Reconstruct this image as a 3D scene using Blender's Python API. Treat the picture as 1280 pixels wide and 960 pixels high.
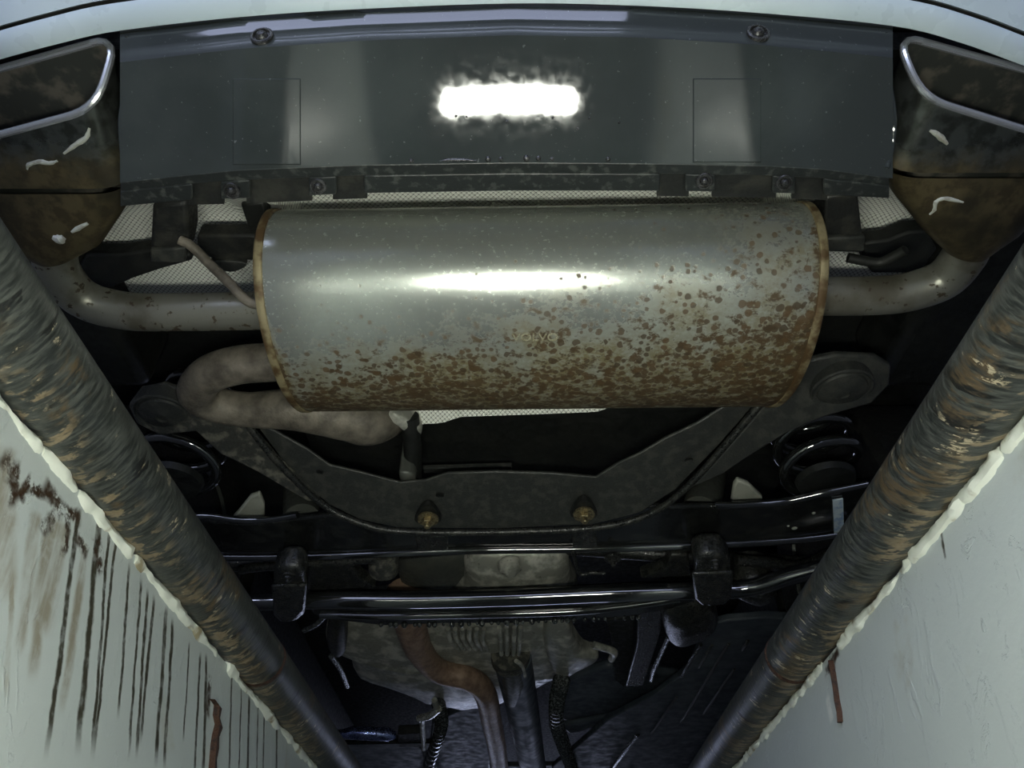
import bpy, math, random
from mathutils import Vector, noise
from mathutils.bvhtree import BVHTree

random.seed(7)
for o in list(bpy.data.objects):
    bpy.data.objects.remove(o)
S = bpy.context.scene
COL = S.collection

# ------------------------------------------------------------------ camera
F = 900.0                       # focal length in pixels of the 1280 wide frame
TH = math.radians(41.13)        # upward pitch
CT, ST = math.cos(TH), math.sin(TH)
ZC = 1.25                       # camera height over the pit floor
cam = bpy.data.cameras.new('camera')
cam.sensor_width = 36.0
cam.lens = F / 1280 * 36.0
cam.clip_start = 0.01
co = bpy.data.objects.new('camera', cam)
COL.objects.link(co)
co.location = (0, 0, ZC)
co.rotation_euler = (math.pi / 2 + TH, 0, 0)
S.camera = co

# ------------------------------------------------------------------ world, exposure
w = bpy.data.worlds.new('world')
S.world = w
w.use_nodes = True
bg = w.node_tree.nodes['Background']
bg.inputs[0].default_value = (0.62, 0.70, 1.0, 1)
bg.inputs[1].default_value = 6.5
LAMP = 140.0                     # radiance of the hand lamp's diffuser
S.view_settings.view_transform = 'Standard'
S.view_settings.look = 'None'
S.view_settings.exposure = 0.0
S.view_settings.gamma = 1.0
S.view_settings.use_curve_mapping = False

HG = 0.40                       # garage floor above the camera
Z0 = ZC + HG
DOORS = ((-3.3, 1.0, 2.5, -4.5, 1), (-1.1, 1.1, 2.0, 8.0, -1))   # open doorways behind and before the car: x from, x to, height, y, way in
for dx0, dx1, dh, dy, way in DOORS:
    pl = bpy.data.lights.new('doorway_portal', 'AREA')
    pl.shape = 'RECTANGLE'
    pl.size = dx1 - dx0
    pl.size_y = dh
    pl.cycles.is_portal = True
    po = bpy.data.objects.new('doorway_portal', pl)
    COL.objects.link(po)
    po.location = ((dx0 + dx1) / 2, dy, Z0 + dh / 2)
    po.rotation_euler = (math.pi / 2 * way, 0, 0)


# ------------------------------------------------------------------ pixel helpers
def ray(px, py):
    u, v = px - 640.0, 480.0 - py
    return Vector((u, F * CT - v * ST, F * ST + v * CT))


def P(px, py, h):               # the point on that sight line at height h above the camera
    d = ray(px, py)
    return Vector((0, 0, ZC)) + d * (h / d.z)


def PL(px, py, p0, n):          # on a plane
    d = ray(px, py)
    o = Vector((0, 0, ZC))
    return o + d * ((p0 - o).dot(n) / d.dot(n))


# ------------------------------------------------------------------ mesh helpers
BV = {}


def build(name, verts, faces, m, parent=None, angle=35, uv=None, kind=None, label=None, smooth=True, bevel=0.0):
    off = Vector((0, 0, 0))
    q = parent
    while q is not None:
        off += q.location
        q = q.parent
    me = bpy.data.meshes.new(name)
    me.from_pydata([tuple(Vector(v) - off) for v in verts], [], faces)
    me.validate()
    me.update()
    if uv is not None:
        l = me.uv_layers.new(name='UVMap')
        for lp in me.loops:
            l.data[lp.index].uv = uv[lp.vertex_index]
    if smooth:
        me.polygons.foreach_set('use_smooth', [True] * len(me.polygons))
        me.set_sharp_from_angle(angle=math.radians(angle))
    import bmesh
    bm = bmesh.new()
    bm.from_mesh(me)
    bmesh.ops.recalc_face_normals(bm, faces=bm.faces)
    bm.to_mesh(me)
    bm.free()
    if m is not None:
        me.materials.append(m)
    o = bpy.data.objects.new(name, me)
    COL.objects.link(o)
    o.parent = parent
    if bevel:
        b = o.modifiers.new('bevel', 'BEVEL')
        b.width = bevel
        b.segments = 2
        b.limit_method = 'ANGLE'
        b.angle_limit = math.radians(40)
    if kind:
        o['kind'] = kind
    if label:
        o['label'] = label
    BV[o.name] = BVHTree.FromPolygons([tuple(v) for v in verts], [list(f) for f in faces])
    return o


def cast(px, py, obs):
    best = None
    o = Vector((0, 0, ZC))
    d = ray(px, py).normalized()
    for ob in obs:
        r = BV[ob.name].ray_cast(o, d)
        if r[0] is not None and (best is None or r[3] < best[2]):
            n = r[1]
            if n.dot(d) > 0:
                n = -n
            best = (r[0], n, r[3])
    return best


def crom(pts, n=8, closed=False):
    pts = [Vector(p) for p in pts]
    N = len(pts)
    out = []
    rng = range(N) if closed else range(N - 1)
    for i in rng:
        if closed:
            a, b, c, d = pts[i - 1], pts[i], pts[(i + 1) % N], pts[(i + 2) % N]
        else:
            b, c = pts[i], pts[i + 1]
            a = pts[i - 1] if i else b * 2 - c
            d = pts[i + 2] if i + 2 < N else c * 2 - b
        for k in range(n):
            t = k / n
            out.append(0.5 * ((2 * b) + (c - a) * t + (2 * a - 5 * b + 4 * c - d) * t * t + (3 * b - a - 3 * c + d) * t ** 3))
    if not closed:
        out.append(pts[-1])
    return out


def tube_geo(path, r, seg=16, caps=True, uvs=False, rough=None, twist0=0.0):
    path = [Vector(p) for p in path]
    n = len(path)
    rs = r if isinstance(r, (list, tuple)) else [r] * n
    V, Fc, UV = [], [], []
    up = None
    L = 0
    cols = seg + 1 if uvs else seg
    for i, p in enumerate(path):
        t = (path[min(i + 1, n - 1)] - path[max(i - 1, 0)]).normalized()
        if up is None:
            a = Vector((0, 0, 1)) if abs(t.z) < 0.9 else Vector((1, 0, 0))
            up = (a - t * a.dot(t)).normalized()
        else:
            up = (up - t * up.dot(t)).normalized()
        sd = t.cross(up)
        if i:
            L += (p - path[i - 1]).length
        for k in range(cols):
            a = 2 * math.pi * k / seg + twist0
            rr = rs[i] * (1 + (rough(L, a) if rough else 0))
            V.append(p + (up * math.cos(a) + sd * math.sin(a)) * rr)
            UV.append((L, k / seg))
    for i in range(n - 1):
        for k in range(seg):
            k2 = k + 1 if uvs else (k + 1) % seg
            Fc.append((i * cols + k, i * cols + k2, (i + 1) * cols + k2, (i + 1) * cols + k))
    if caps:
        Fc.append(tuple(range(seg))[::-1])
        Fc.append(tuple((n - 1) * cols + k for k in range(seg)))
    return V, Fc, UV


def tube(name, path, r, m, parent=None, seg=16, caps=True, uvs=False, rough=None, **k):
    V, Fc, UV = tube_geo(path, r, seg, caps, uvs, rough)
    return build(name, V, Fc, m, parent, uv=UV if uvs else None, **k)


def loft_geo(rings, closed=True, cap0=False, cap1=False):
    n = len(rings[0])
    V = [Vector(p) for r in rings for p in r]
    Fc = []
    for i in range(len(rings) - 1):
        for k in range(n if closed else n - 1):
            k2 = (k + 1) % n
            Fc.append((i * n + k, i * n + k2, (i + 1) * n + k2, (i + 1) * n + k))
    if cap0:
        Fc.append(tuple(range(n))[::-1])
    if cap1:
        Fc.append(tuple((len(rings) - 1) * n + k for k in range(n)))
    return V, Fc


def loft(name, rings, m, parent=None, closed=True, cap0=False, cap1=False, **k):
    V, Fc = loft_geo(rings, closed, cap0, cap1)
    return build(name, V, Fc, m, parent, **k)


def join(*gs):
    V, Fc = [], []
    for g in gs:
        b = len(V)
        V += list(g[0])
        Fc += [tuple(i + b for i in f) for f in g[1]]
    return V, Fc


def box_geo(a, b):
    x0, y0, z0 = a
    x1, y1, z1 = b
    V = [(x, y, z) for z in (z0, z1) for y in (y0, y1) for x in (x0, x1)]
    return V, [(0, 2, 3, 1), (4, 5, 7, 6), (0, 1, 5, 4), (2, 6, 7, 3), (0, 4, 6, 2), (1, 3, 7, 5)]


def fillet(pts, r, n=5):
    pts = [Vector(p) for p in pts]
    out = []
    N = len(pts)
    for i in range(N):
        a, b, c = pts[i - 1], pts[i], pts[(i + 1) % N]
        r1 = min(r, (a - b).length * 0.45)
        r2 = min(r, (c - b).length * 0.45)
        p, q = b + (a - b).normalized() * r1, b + (c - b).normalized() * r2
        for k in range(n + 1):
            t = k / n
            out.append(p * (1 - t) ** 2 + b * 2 * t * (1 - t) + q * t * t)
    return out


def resample(pts, N):
    pts = [Vector(p) for p in pts]
    seg = [(pts[(i + 1) % len(pts)] - pts[i]).length for i in range(len(pts))]
    T = sum(seg)
    out = []
    i, acc = 0, 0
    for k in range(N):
        s = T * k / N
        while acc + seg[i] < s:
            acc += seg[i]
            i += 1
        out.append(pts[i].lerp(pts[(i + 1) % len(pts)], (s - acc) / max(seg[i], 1e-9)))
    return out


def sheet_geo(outline, thick):  # a traced outline of world points, thickened upward
    n = len(outline)
    V = [Vector(p) for p in outline] + [Vector(p) + Vector((0, 0, thick)) for p in outline]
    Fc = [tuple(range(n)), tuple(range(2 * n - 1, n - 1, -1))]
    for k in range(n):
        Fc.append((k, (k + 1) % n, n + (k + 1) % n, n + k))
    return V, Fc


def sheet(name, pix, thick, m, parent=None, h=None, bevel=0.004, round_=None, **k):
    pts = [P(p[0], p[1], p[2] if len(p) > 2 else h) for p in pix]
    if round_:
        pts = crom(pts, round_, closed=True)
    V, Fc = sheet_geo(pts, thick)
    return build(name, V, Fc, m, parent, bevel=bevel, **k)


def dome(name, pix, h, bulge, m, parent=None, back=0.08, n=6, rnd=3, wob=0.0, **k):
    pts = crom([P(p[0], p[1], h) for p in pix], rnd, closed=True)
    c = sum(pts, Vector()) / len(pts)
    rings = [[p + Vector((0, 0, back)) for p in pts]]
    for i in range(n):
        t = i / (n - 1) * math.pi / 2 * 0.93
        s = math.cos(t)
        z = math.sin(t) * bulge
        ring = []
        for p in pts:
            q = c + (p - c) * s
            q = q - Vector((0, 0, z + wob * noise.noise(q * 22)))
            ring.append(q)
        rings.append(ring)
    V, Fc = loft_geo(rings, cap0=True, cap1=True)
    return build(name, V, Fc, m, parent, **k)


def disc_geo(c, ax, prof, seg=20, hexa=False):   # lathe: prof = [(radius, along)...]
    ax = Vector(ax).normalized()
    a = Vector((1, 0, 0)) if abs(ax.x) < 0.8 else Vector((0, 0, 1))
    u = (a - ax * a.dot(ax)).normalized()
    v = ax.cross(u)
    sg = 6 if hexa else seg
    rings = []
    for r, s in prof:
        rings.append([Vector(c) + ax * s + (u * math.cos(2 * math.pi * k / sg) + v * math.sin(2 * math.pi * k / sg)) * max(r, 1e-5) for k in range(sg)])
    return loft_geo(rings, cap0=True, cap1=True)


def bolt(name, c, ax, r, m, parent):
    g = join(disc_geo(c, ax, [(r * 1.7, -.002), (r * 1.7, .002), (r * 1.2, .003)]),
             disc_geo(c, ax, [(r, .002), (r, r * .9), (r * .85, r)], hexa=True),
             disc_geo(c, ax, [(r * .5, 0), (r * .5, r * 1.6), (r * .35, r * 1.75)], 12))
    return build(name, g[0], g[1], m, parent)


def clip(name, c, ax, r, m, parent):
    g = join(disc_geo(c, ax, [(r, -.003), (r, .002), (r * .9, .003), (r * .75, .003), (r * .7, .0)]),
             disc_geo(c, ax, [(r * .55, 0), (r * .5, .003), (r * .3, .0055), (.0005, .006)]))
    return build(name, g[0], g[1], m, parent)


# ------------------------------------------------------------------ materials
class NT:
    def __init__(s, name):
        s.m = bpy.data.materials.new(name)
        s.m.use_nodes = True
        s.t = s.m.node_tree
        s.b = s.t.nodes['Principled BSDF']

    def n(s, ty, **k):
        x = s.t.nodes.new(ty)
        for a, b in k.items():
            setattr(x, a, b)
        return x

    def set(s, inp, v):
        if hasattr(v, 'links') or isinstance(v, bpy.types.NodeSocket):
            s.t.links.new(v, inp)
        else:
            inp.default_value = v

    def math(s, op, a, b=0.0, c=0.0):
        x = s.n('ShaderNodeMath', operation=op)
        s.set(x.inputs[0], a)
        s.set(x.inputs[1], b)
        s.set(x.inputs[2], c)
        return x.outputs[0]

    def vmath(s, op, a, b=None):
        x = s.n('ShaderNodeVectorMath', operation=op)
        s.set(x.inputs[0], a)
        if b is not None:
            s.set(x.inputs[1], b)
        return x

    def mapr(s, v, a, b, c=0.0, d=1.0, smooth=True):
        x = s.n('ShaderNodeMapRange')
        if smooth:
            x.interpolation_type = 'SMOOTHSTEP'
        s.set(x.inputs[0], v)
        for i, q in enumerate((a, b, c, d)):
            s.set(x.inputs[i + 1], q)
        return x.outputs[0]

    def noise(s, vec, scale, detail=4.0, rough=0.55, dist=0.0):
        x = s.n('ShaderNodeTexNoise')
        s.set(x.inputs['Vector'], vec)
        x.inputs['Scale'].default_value = scale
        x.inputs['Detail'].default_value = detail
        x.inputs['Roughness'].default_value = rough
        x.inputs['Distortion'].default_value = dist
        return x.outputs['Fac']

    def mix(s, f, a, b):
        x = s.n('ShaderNodeMix', data_type='RGBA')
        s.set(x.inputs[0], f)
        for i, q in ((6, a), (7, b)):
            s.set(x.inputs[i], (*q, 1) if isinstance(q, tuple) else q)
        return x.outputs[2]

    def mixf(s, f, a, b):
        x = s.n('ShaderNodeMix', data_type='FLOAT')
        s.set(x.inputs[0], f)
        s.set(x.inputs[2], a)
        s.set(x.inputs[3], b)
        return x.outputs[0]

    def obj(s):
        return s.n('ShaderNodeTexCoord').outputs['Object']

    def gen(s):
        return s.n('ShaderNodeTexCoord').outputs['Generated']

    def scale(s, v, xyz):
        return s.vmath('MULTIPLY', v, xyz).outputs[0]

    def sep(s, v):
        x = s.n('ShaderNodeSeparateXYZ')
        s.set(x.inputs[0], v)
        return x.outputs

    def out(s, col=None, rough=None, metal=None, bump=None, bstr=0.3, bdist=0.002, **k):
        if col is not None:
            s.set(s.b.inputs['Base Color'], (*col, 1) if isinstance(col, tuple) else col)
        if rough is not None:
            s.set(s.b.inputs['Roughness'], rough)
        if metal is not None:
            s.set(s.b.inputs['Metallic'], metal)
        if bump is not None:
            x = s.n('ShaderNodeBump')
            x.inputs['Strength'].default_value = bstr
            x.inputs['Distance'].default_value = bdist
            s.set(x.inputs['Height'], bump)
            s.t.links.new(x.outputs[0], s.b.inputs['Normal'])
        for a, b in k.items():
            s.set(s.b.inputs[a.replace('_', ' ')], b)
        return s.m


def worn(name, a, b, rough=0.5, metal=0.0, scale=30, lo=.45, hi=.65, bstr=.3, rvar=.15, bscale=None):
    t = NT(name)
    v = t.obj()
    f = t.mapr(t.noise(v, scale), lo, hi)
    g = t.noise(v, bscale or scale * 5, 3)
    return t.out(t.mix(f, a, b), t.mapr(g, .3, .7, max(.02, rough - rvar), rough + rvar), metal, g, bstr, .002)


M_paint = worn('silver_blue_paint', (.52, .61, .66), (.57, .66, .70), .3, .0, 6, bstr=.03, rvar=.06)
M_paint.node_tree.nodes['Principled BSDF'].inputs['Coat Weight'].default_value = .8
M_paint.node_tree.nodes['Principled BSDF'].inputs['Coat Roughness'].default_value = .08
M_black = worn('black_underbody', (.006, .007, .006), (.012, .013, .011), .6, 0, 14)
M_rubber = worn('black_rubber', (.012, .013, .012), (.03, .03, .025), .55, 0, 40)
M_gloss = worn('glossy_black_enamel', (.010, .011, .011), (.022, .023, .021), .14, 0, 45, bstr=.05, rvar=.06, bscale=150)
M_wetgloss = worn('wet_black_enamel', (.008, .009, .009), (.016, .017, .016), .08, 0, 45, bstr=.03, rvar=.03, bscale=150)
M_wetgloss.node_tree.nodes['Principled BSDF'].inputs['IOR'].default_value = 2.3
M_oily = worn('oily_black_steel', (.012, .013, .012), (.032, .032, .027), .34, 0, 70, bstr=.6, rvar=.14, bscale=240)
M_frame = worn('dusty_black_steel', (.026, .028, .026), (.05, .051, .044), .5, 0, 55, bstr=.35, bscale=300)
M_dirt = worn('dirt_caked_steel', (.03, .031, .027), (.12, .115, .09), .6, 0, 60, bstr=.6, bscale=200)
M_alloy = worn('grimy_cast_alloy', (.28, .28, .24), (.58, .57, .50), .42, .3, 26, bstr=.6, bscale=90)
M_brownpipe = worn('brown_oxidised_steel', (.085, .074, .058), (.25, .22, .175), .55, .2, 32, .25, .72, bstr=.5, bscale=260)
M_nut = worn('brassy_zinc_steel', (.34, .28, .16), (.12, .10, .06), .35, .8, 150)
M_rustbar = worn('flaking_rust', (.06, .026, .013), (.025, .013, .009), .8, 0, 90, bstr=.8)
M_clip = worn('black_plastic_clip', (.02, .02, .02), (.05, .05, .05), .25, 0, 90)
M_pale = worn('pale_grey_plate', (.42, .43, .37), (.32, .33, .28), .6, 0, 20)
M_shock = worn('dim_grey_tube', (.07, .075, .065), (.10, .10, .085), .5, .2, 20)
M_navy = worn('dark_blue_grey_panel', (.045, .056, .07), (.08, .095, .11), .5, 0, 12, bstr=.05, bscale=30)
M_sticker = worn('white_blue_sticker', (.75, .85, .95), (.35, .5, .75), .4, 0, 60)
M_seal = worn('grey_sealant_smear', (.42, .43, .38), (.30, .29, .24), .5, 0, 80)
M_wet = worn('wet_greasy_rubber', (.02, .022, .022), (.10, .11, .11), .15, .2, 160, bstr=.9, bscale=260)
M_concrete = worn('raw_concrete', (.30, .30, .28), (.22, .22, .2), .8, 0, 8, bstr=.5)


def m_valance():
    t = NT('grey_black_bumper_plastic')
    v = t.obj()
    dust = t.mapr(t.noise(v, 7, 5), .4, .7)
    sp = t.mapr(t.noise(v, 260, 2, .5), .70, .76)
    col = t.mix(dust, (.030, .035, .035), (.042, .049, .048))
    col = t.mix(sp, col, (.10, .11, .11))
    g = t.noise(v, 120, 4)
    return t.out(col, t.mapr(g, .3, .7, .03, .07), 0.0, t.noise(v, 30, 2), .02, .001)


def m_flange():
    t = NT('dirty_bumper_flange')
    v = t.obj()
    f = t.mapr(t.noise(v, 90, 5, .6), .52, .62)
    return t.out(t.mix(f, (.02, .023, .023), (.06, .065, .06)), .4, 0.0, t.noise(v, 200), .3)


def m_muffler():
    t = NT('rust_spotted_steel')
    g = t.gen()
    v = t.obj()
    x, y, z = t.sep(g)
    big = t.noise(v, 5, 4)
    big2 = t.noise(v, 16, 5)
    # where the rust gathers: towards the right end and the front-lower flank
    d = t.mapr(t.math('ADD', y, t.math('MULTIPLY', x, .42)), .10, .74, 0, 1.0, smooth=False)
    d = t.math('ADD', d, t.math('MULTIPLY', t.math('SUBTRACT', big, .5), .7))
    d = t.math('ADD', d, t.mapr(x, .035, .0, 0, .5))
    d = t.math('ADD', d, t.mapr(x, .965, 1.0, 0, .35))
    # broken tan film on the lower flank
    patchy = t.noise(t.scale(v, (.9, 1.2, 1.2)), 60, 6, .7, .3)
    film = t.mapr(t.math('ADD', d, t.math('MULTIPLY', t.math('SUBTRACT', big2, .5), 1.0)), .42, 1.0)
    fine = t.noise(t.scale(v, (1, 1.3, 1.3)), 150, 4, .6)
    base = t.mix(t.noise(t.scale(v, (1, 7, 7)), 18, 3), (.36, .38, .35), (.52, .54, .49))
    col = t.mix(t.math('MULTIPLY', film, t.mapr(fine, .35, .6, .6, 1.0)), base, t.mix(patchy, (.12, .098, .045), (.29, .255, .14)))
    brown = t.mapr(t.math('ADD', patchy, t.math('MULTIPLY', d, .22)), .66, .78)
    col = t.mix(t.math('MULTIPLY', brown, t.mapr(d, .25, .6)), col, (.075, .047, .020))
    # round pits
    vo = t.n('ShaderNodeTexVoronoi', feature='F1')
    warp = t.vmath('ADD', v, t.scale(t.vmath('SUBTRACT', t.n('ShaderNodeTexNoise').outputs['Color'], (.5, .5, .5)).outputs[0], (.004, .004, .004))).outputs[0]
    t.set(vo.inputs['Vector'], warp)
    vo.inputs['Scale'].default_value = 100
    rnd = t.sep(vo.outputs['Color'])
    size = t.math('MULTIPLY', t.math('SUBTRACT', t.math('ADD', rnd[0], t.math('MULTIPLY', d, 1.25)), .92), .62)
    dd = t.math('ADD', vo.outputs['Distance'], t.math('MULTIPLY', t.math('SUBTRACT', fine, .5), .5))
    pit = t.mapr(t.math('SUBTRACT', size, dd), -.02, .10)
    col = t.mix(t.math('MULTIPLY', pit, .88), col, t.mix(rnd[1], (.050, .032, .014), (.10, .058, .023)))
    # pale chalky specks on the left half
    ws = t.math('MULTIPLY', t.mapr(t.noise(v, 130, 3, .6), .60, .66), t.mapr(x, .62, .15))
    ws = t.math('MULTIPLY', ws, t.mapr(d, .5, .2))
    col = t.mix(t.math('MULTIPLY', ws, .8), col, (.55, .57, .53))
    rusty = t.math('MAXIMUM', t.math('MAXIMUM', pit, t.math('MULTIPLY', film, .75)), t.math('MULTIPLY', brown, t.mapr(d, .25, .6)))
    rough = t.mixf(rusty, t.mapr(fine, .3, .7, .20, .28), .55)
    metal = t.mixf(rusty, .70, .12)
    h = t.math('SUBTRACT', t.math('MULTIPLY', fine, .3), t.math('MULTIPLY', pit, .5))
    return t.out(col, rough, metal, h, .25, .0015)


def m_muffler_rim():
    t = NT('rusted_seam_steel')
    v = t.obj()
    f = t.mapr(t.noise(v, 40, 5), .36, .58)
    return t.out(t.mix(f, (.30, .25, .14), (.10, .06, .025)), .55, .3, t.noise(v, 140), .4)


def m_outlet():
    t = NT('stained_grey_pipe_steel')
    v = t.obj()
    f = t.mapr(t.noise(v, 14, 5), .45, .65)
    sp = t.mapr(t.noise(v, 75, 3), .60, .66)
    col = t.mix(f, (.29, .285, .24), (.17, .155, .115))
    col = t.mix(sp, col, (.055, .04, .022))
    return t.out(col, t.mixf(sp, .36, .6), t.mixf(sp, .6, .1), t.noise(v, 160), .15)


def m_tip():
    t = NT('chrome_tip_with_brown_staining')
    v = t.obj()
    x, y, z = t.sep(v)
    yy = t.math('ADD', y, t.math('MULTIPLY', t.math('SUBTRACT', t.noise(v, 28, 5, .65), .5), .07))
    f = t.mapr(yy, TIP_Y0, TIP_Y1)
    spot = t.mapr(t.noise(v, 60, 5, .6), .42, .62)
    rust = t.mix(spot, (.115, .093, .048), (.065, .05, .027))
    chrome = t.mix(t.mapr(t.noise(v, 45, 4), .45, .6), (.115, .125, .115), (.055, .06, .053))
    dark = t.mapr(t.noise(v, 12, 4), .40, .68)
    rust = t.mix(dark, rust, (.035, .031, .019))
    col = t.mix(f, chrome, rust)
    return t.out(col, t.mixf(f, .27, .42), t.mixf(f, .8, .45), t.noise(v, 130), .12)


M_chrome = NT('chrome').out((.80, .82, .83), .22, .85)


def m_soot():
    t = NT('sooty_inner_steel')
    v = t.obj()
    f = t.mapr(t.noise(v, 30, 5), .45, .62)
    return t.out(t.mix(f, (.035, .038, .033), (.11, .10, .08)), .5, .3)


def m_shield():
    t = NT('embossed_aluminium_foil')
    v = t.obj()
    x, y, z = t.sep(v)
    k = 2 * math.pi / .0125
    q, r, _ = t.sep(t.n('ShaderNodeTexCoord').outputs['UV'])
    a = t.math('SINE', t.math('MULTIPLY', t.math('ADD', q, r), k * .75))
    b = t.math('SINE', t.math('MULTIPLY', t.math('SUBTRACT', q, r), k * .75))
    h = t.math('MULTIPLY', a, b)
    cre = t.noise(v, 16, 3)
    col = t.mix(t.mapr(t.math('ABSOLUTE', h), .0, .22), (.13, .135, .115), (.95, .96, .88))
    return t.out(col, .42, .0, t.math('ADD', t.math('MULTIPLY', t.math('ABSOLUTE', h), 1.0), t.math('MULTIPLY', cre, 2.0)), .45, .003)


def m_rail():
    t = NT('scuffed_black_painted_steel')
    uv = t.n('ShaderNodeTexCoord').outputs['UV']
    u, vv, _ = t.sep(uv)
    wav = t.math('MULTIPLY', t.math('SINE', t.math('MULTIPLY', vv, 6.283)), .012)
    cv = t.n('ShaderNodeCombineXYZ')
    t.set(cv.inputs[0], t.math('ADD', u, wav))
    t.set(cv.inputs[1], t.math('MULTIPLY', t.math('COSINE', t.math('MULTIPLY', vv, 6.283)), .06))
    t.set(cv.inputs[2], t.math('MULTIPLY', t.math('SINE', t.math('MULTIPLY', vv, 6.283)), .06))
    c = cv.outputs[0]
    arcs = t.noise(t.scale(c, (1, .10, .10)), 300, 4, .6, .2)
    arcs2 = t.noise(t.scale(c, (1, .16, .16)), 120, 4, .6, .3)
    fine = t.noise(t.scale(c, (1, .5, .5)), 260, 3)
    big = t.noise(c, 9, 5, .6)
    col = t.mix(t.mapr(arcs, .38, .70), (.020, .023, .021), (.066, .071, .062))
    line = t.mapr(t.noise(t.scale(c, (1, .12, .12)), 70, 3, .5, .2), .635, .66)
    col = t.mix(line, col, (.010, .011, .010))
    br = t.math('MULTIPLY', t.mapr(arcs2, .42, .58), t.mapr(big, .54, .64))
    col = t.mix(br, col, (.085, .062, .034))
    tan = t.math('MULTIPLY', t.mapr(arcs2, .57, .62), t.mapr(t.noise(c, 14, 4), .52, .60))
    tan = t.math('MULTIPLY', tan, t.mapr(fine, .40, .52))
    col = t.mix(tan, col, (.36, .31, .21))
    under = t.mapr(t.math('ABSOLUTE', t.math('SUBTRACT', vv, .49)), .15, .03)      # the side vehicles and tools rub
    rub = t.math('MULTIPLY', under, t.math('MULTIPLY', t.mapr(t.noise(t.scale(c, (1, .25, .25)), 85, 4, .6, .4), .50, .58), t.mapr(t.noise(c, 6, 4), .38, .54)))
    col = t.mix(t.math('MULTIPLY', rub, .85), col, t.mix(fine, (.13, .085, .04), (.34, .28, .18)))
    return t.out(col, t.mapr(arcs, .3, .7, .36, .56), .0, t.math('ADD', t.math('MULTIPLY', arcs, .5), arcs2), .5, .0018)


def m_wall(name, streaks, p0, eu, ev, scrape):
    """white paint; streaks = [(pxa, pya, pxb, pyb, width_m, kind)] marks on the wall, traced on its plane"""
    t = NT(name)
    pos = t.n('ShaderNodeNewGeometry').outputs['Position']
    rel = t.vmath('SUBTRACT', pos, tuple(p0)).outputs[0]
    U = t.vmath('DOT_PRODUCT', rel, tuple(eu)).outputs['Value']
    Vv = t.vmath('DOT_PRODUCT', rel, tuple(ev)).outputs['Value']
    n1 = t.noise(pos, 3.2, 4)
    fine = t.noise(pos, 70, 4, .6)
    col = t.mix(n1, (.54, .59, .58), (.62, .67, .65))
    tan = t.mapr(t.noise(pos, 7, 5, .6), .60, .78)
    col = t.mix(t.math('MULTIPLY', tan, scrape), col, (.42, .40, .30))
    wob = t.math('MULTIPLY', t.math('SUBTRACT', t.noise(pos, 24, 5, .65), .5), .012)
    streaky = t.noise(t.scale(pos, (1, 1, .08)), 60, 4)
    masks = {}
    nrm = eu.cross(ev)
    for (xa, ya, xb, yb, wd, kind) in streaks:
        a = PL(xa, ya, p0, nrm) - p0
        b = PL(xb, yb, p0, nrm) - p0
        A = Vector((a.dot(eu), a.dot(ev)))
        B = Vector((b.dot(eu), b.dot(ev)))
        L = (B - A).length
        d = (B - A) / L
        du = t.math('SUBTRACT', U, A.x)
        dv = t.math('SUBTRACT', Vv, A.y)
        al = t.math('ADD', t.math('MULTIPLY', du, d.x), t.math('MULTIPLY', dv, d.y))
        ac = t.math('ADD', t.math('MULTIPLY', du, -d.y), t.math('MULTIPLY', dv, d.x))
        ac = t.math('ABSOLUTE', t.math('ADD', ac, t.math('MULTIPLY', wob, 1.0 if kind != 'rust' else 2.6)))
        m_ = t.math('MULTIPLY', t.mapr(ac, wd * (.8 if kind == 'dark' else 1), wd * .3), t.mapr(al, -.035 if kind == 'dark' else -.004, -.02 if kind == 'dark' else .006))
        m_ = t.math('MULTIPLY', m_, t.mapr(al, L, L * .8, 0, 1))
        masks[kind] = m_ if kind not in masks else t.math('MAXIMUM', masks[kind], m_)
    cols = {'tan': (.22, .17, .09), 'dark': (.050, .046, .030), 'rust': (.045, .024, .012), 'bare': (.80, .82, .78)}
    for kd in ('tan', 'bare', 'dark', 'rust'):
        if kd in masks:
            f = t.math('MULTIPLY', masks[kd], t.mapr(fine, .28, .55, .55, 1.0))
            if kd == 'tan':
                f = t.math('MULTIPLY', f, t.mapr(streaky, .35, .65, .15, .75))
            if kd == 'rust':
                f = t.math('MULTIPLY', f, t.mapr(t.noise(pos, 55, 4, .7), .38, .50))
            col = t.mix(f, col, cols[kd])
    sc = t.noise(t.scale(pos, (1, 1, .35)), 26, 6, .7, 1.5)
    h = t.math('ADD', t.math('MULTIPLY', fine, .35), t.mapr(sc, .56, .60, 0, 1.0 * scrape + .2))
    return t.out(col, .36, 0.0, h, .42, .004)


# ------------------------------------------------------------------ the pit: rails and walls
HP = HG + 0.01
RR = 0.0375


def rail_line(pa, pb, y0, y1):
    a, b = P(*pa, HP), P(*pb, HP)
    d = (b - a).normalized()
    return lambda y: a + d * ((y - a.y) / d.y)


railL = rail_line((10, 405), (405, 932), -1, 5)
railR = rail_line((1152, 598), (891, 955), -1, 5)
M_rail = m_rail()
Y0, Y1 = -1.2, 6.6


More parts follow.
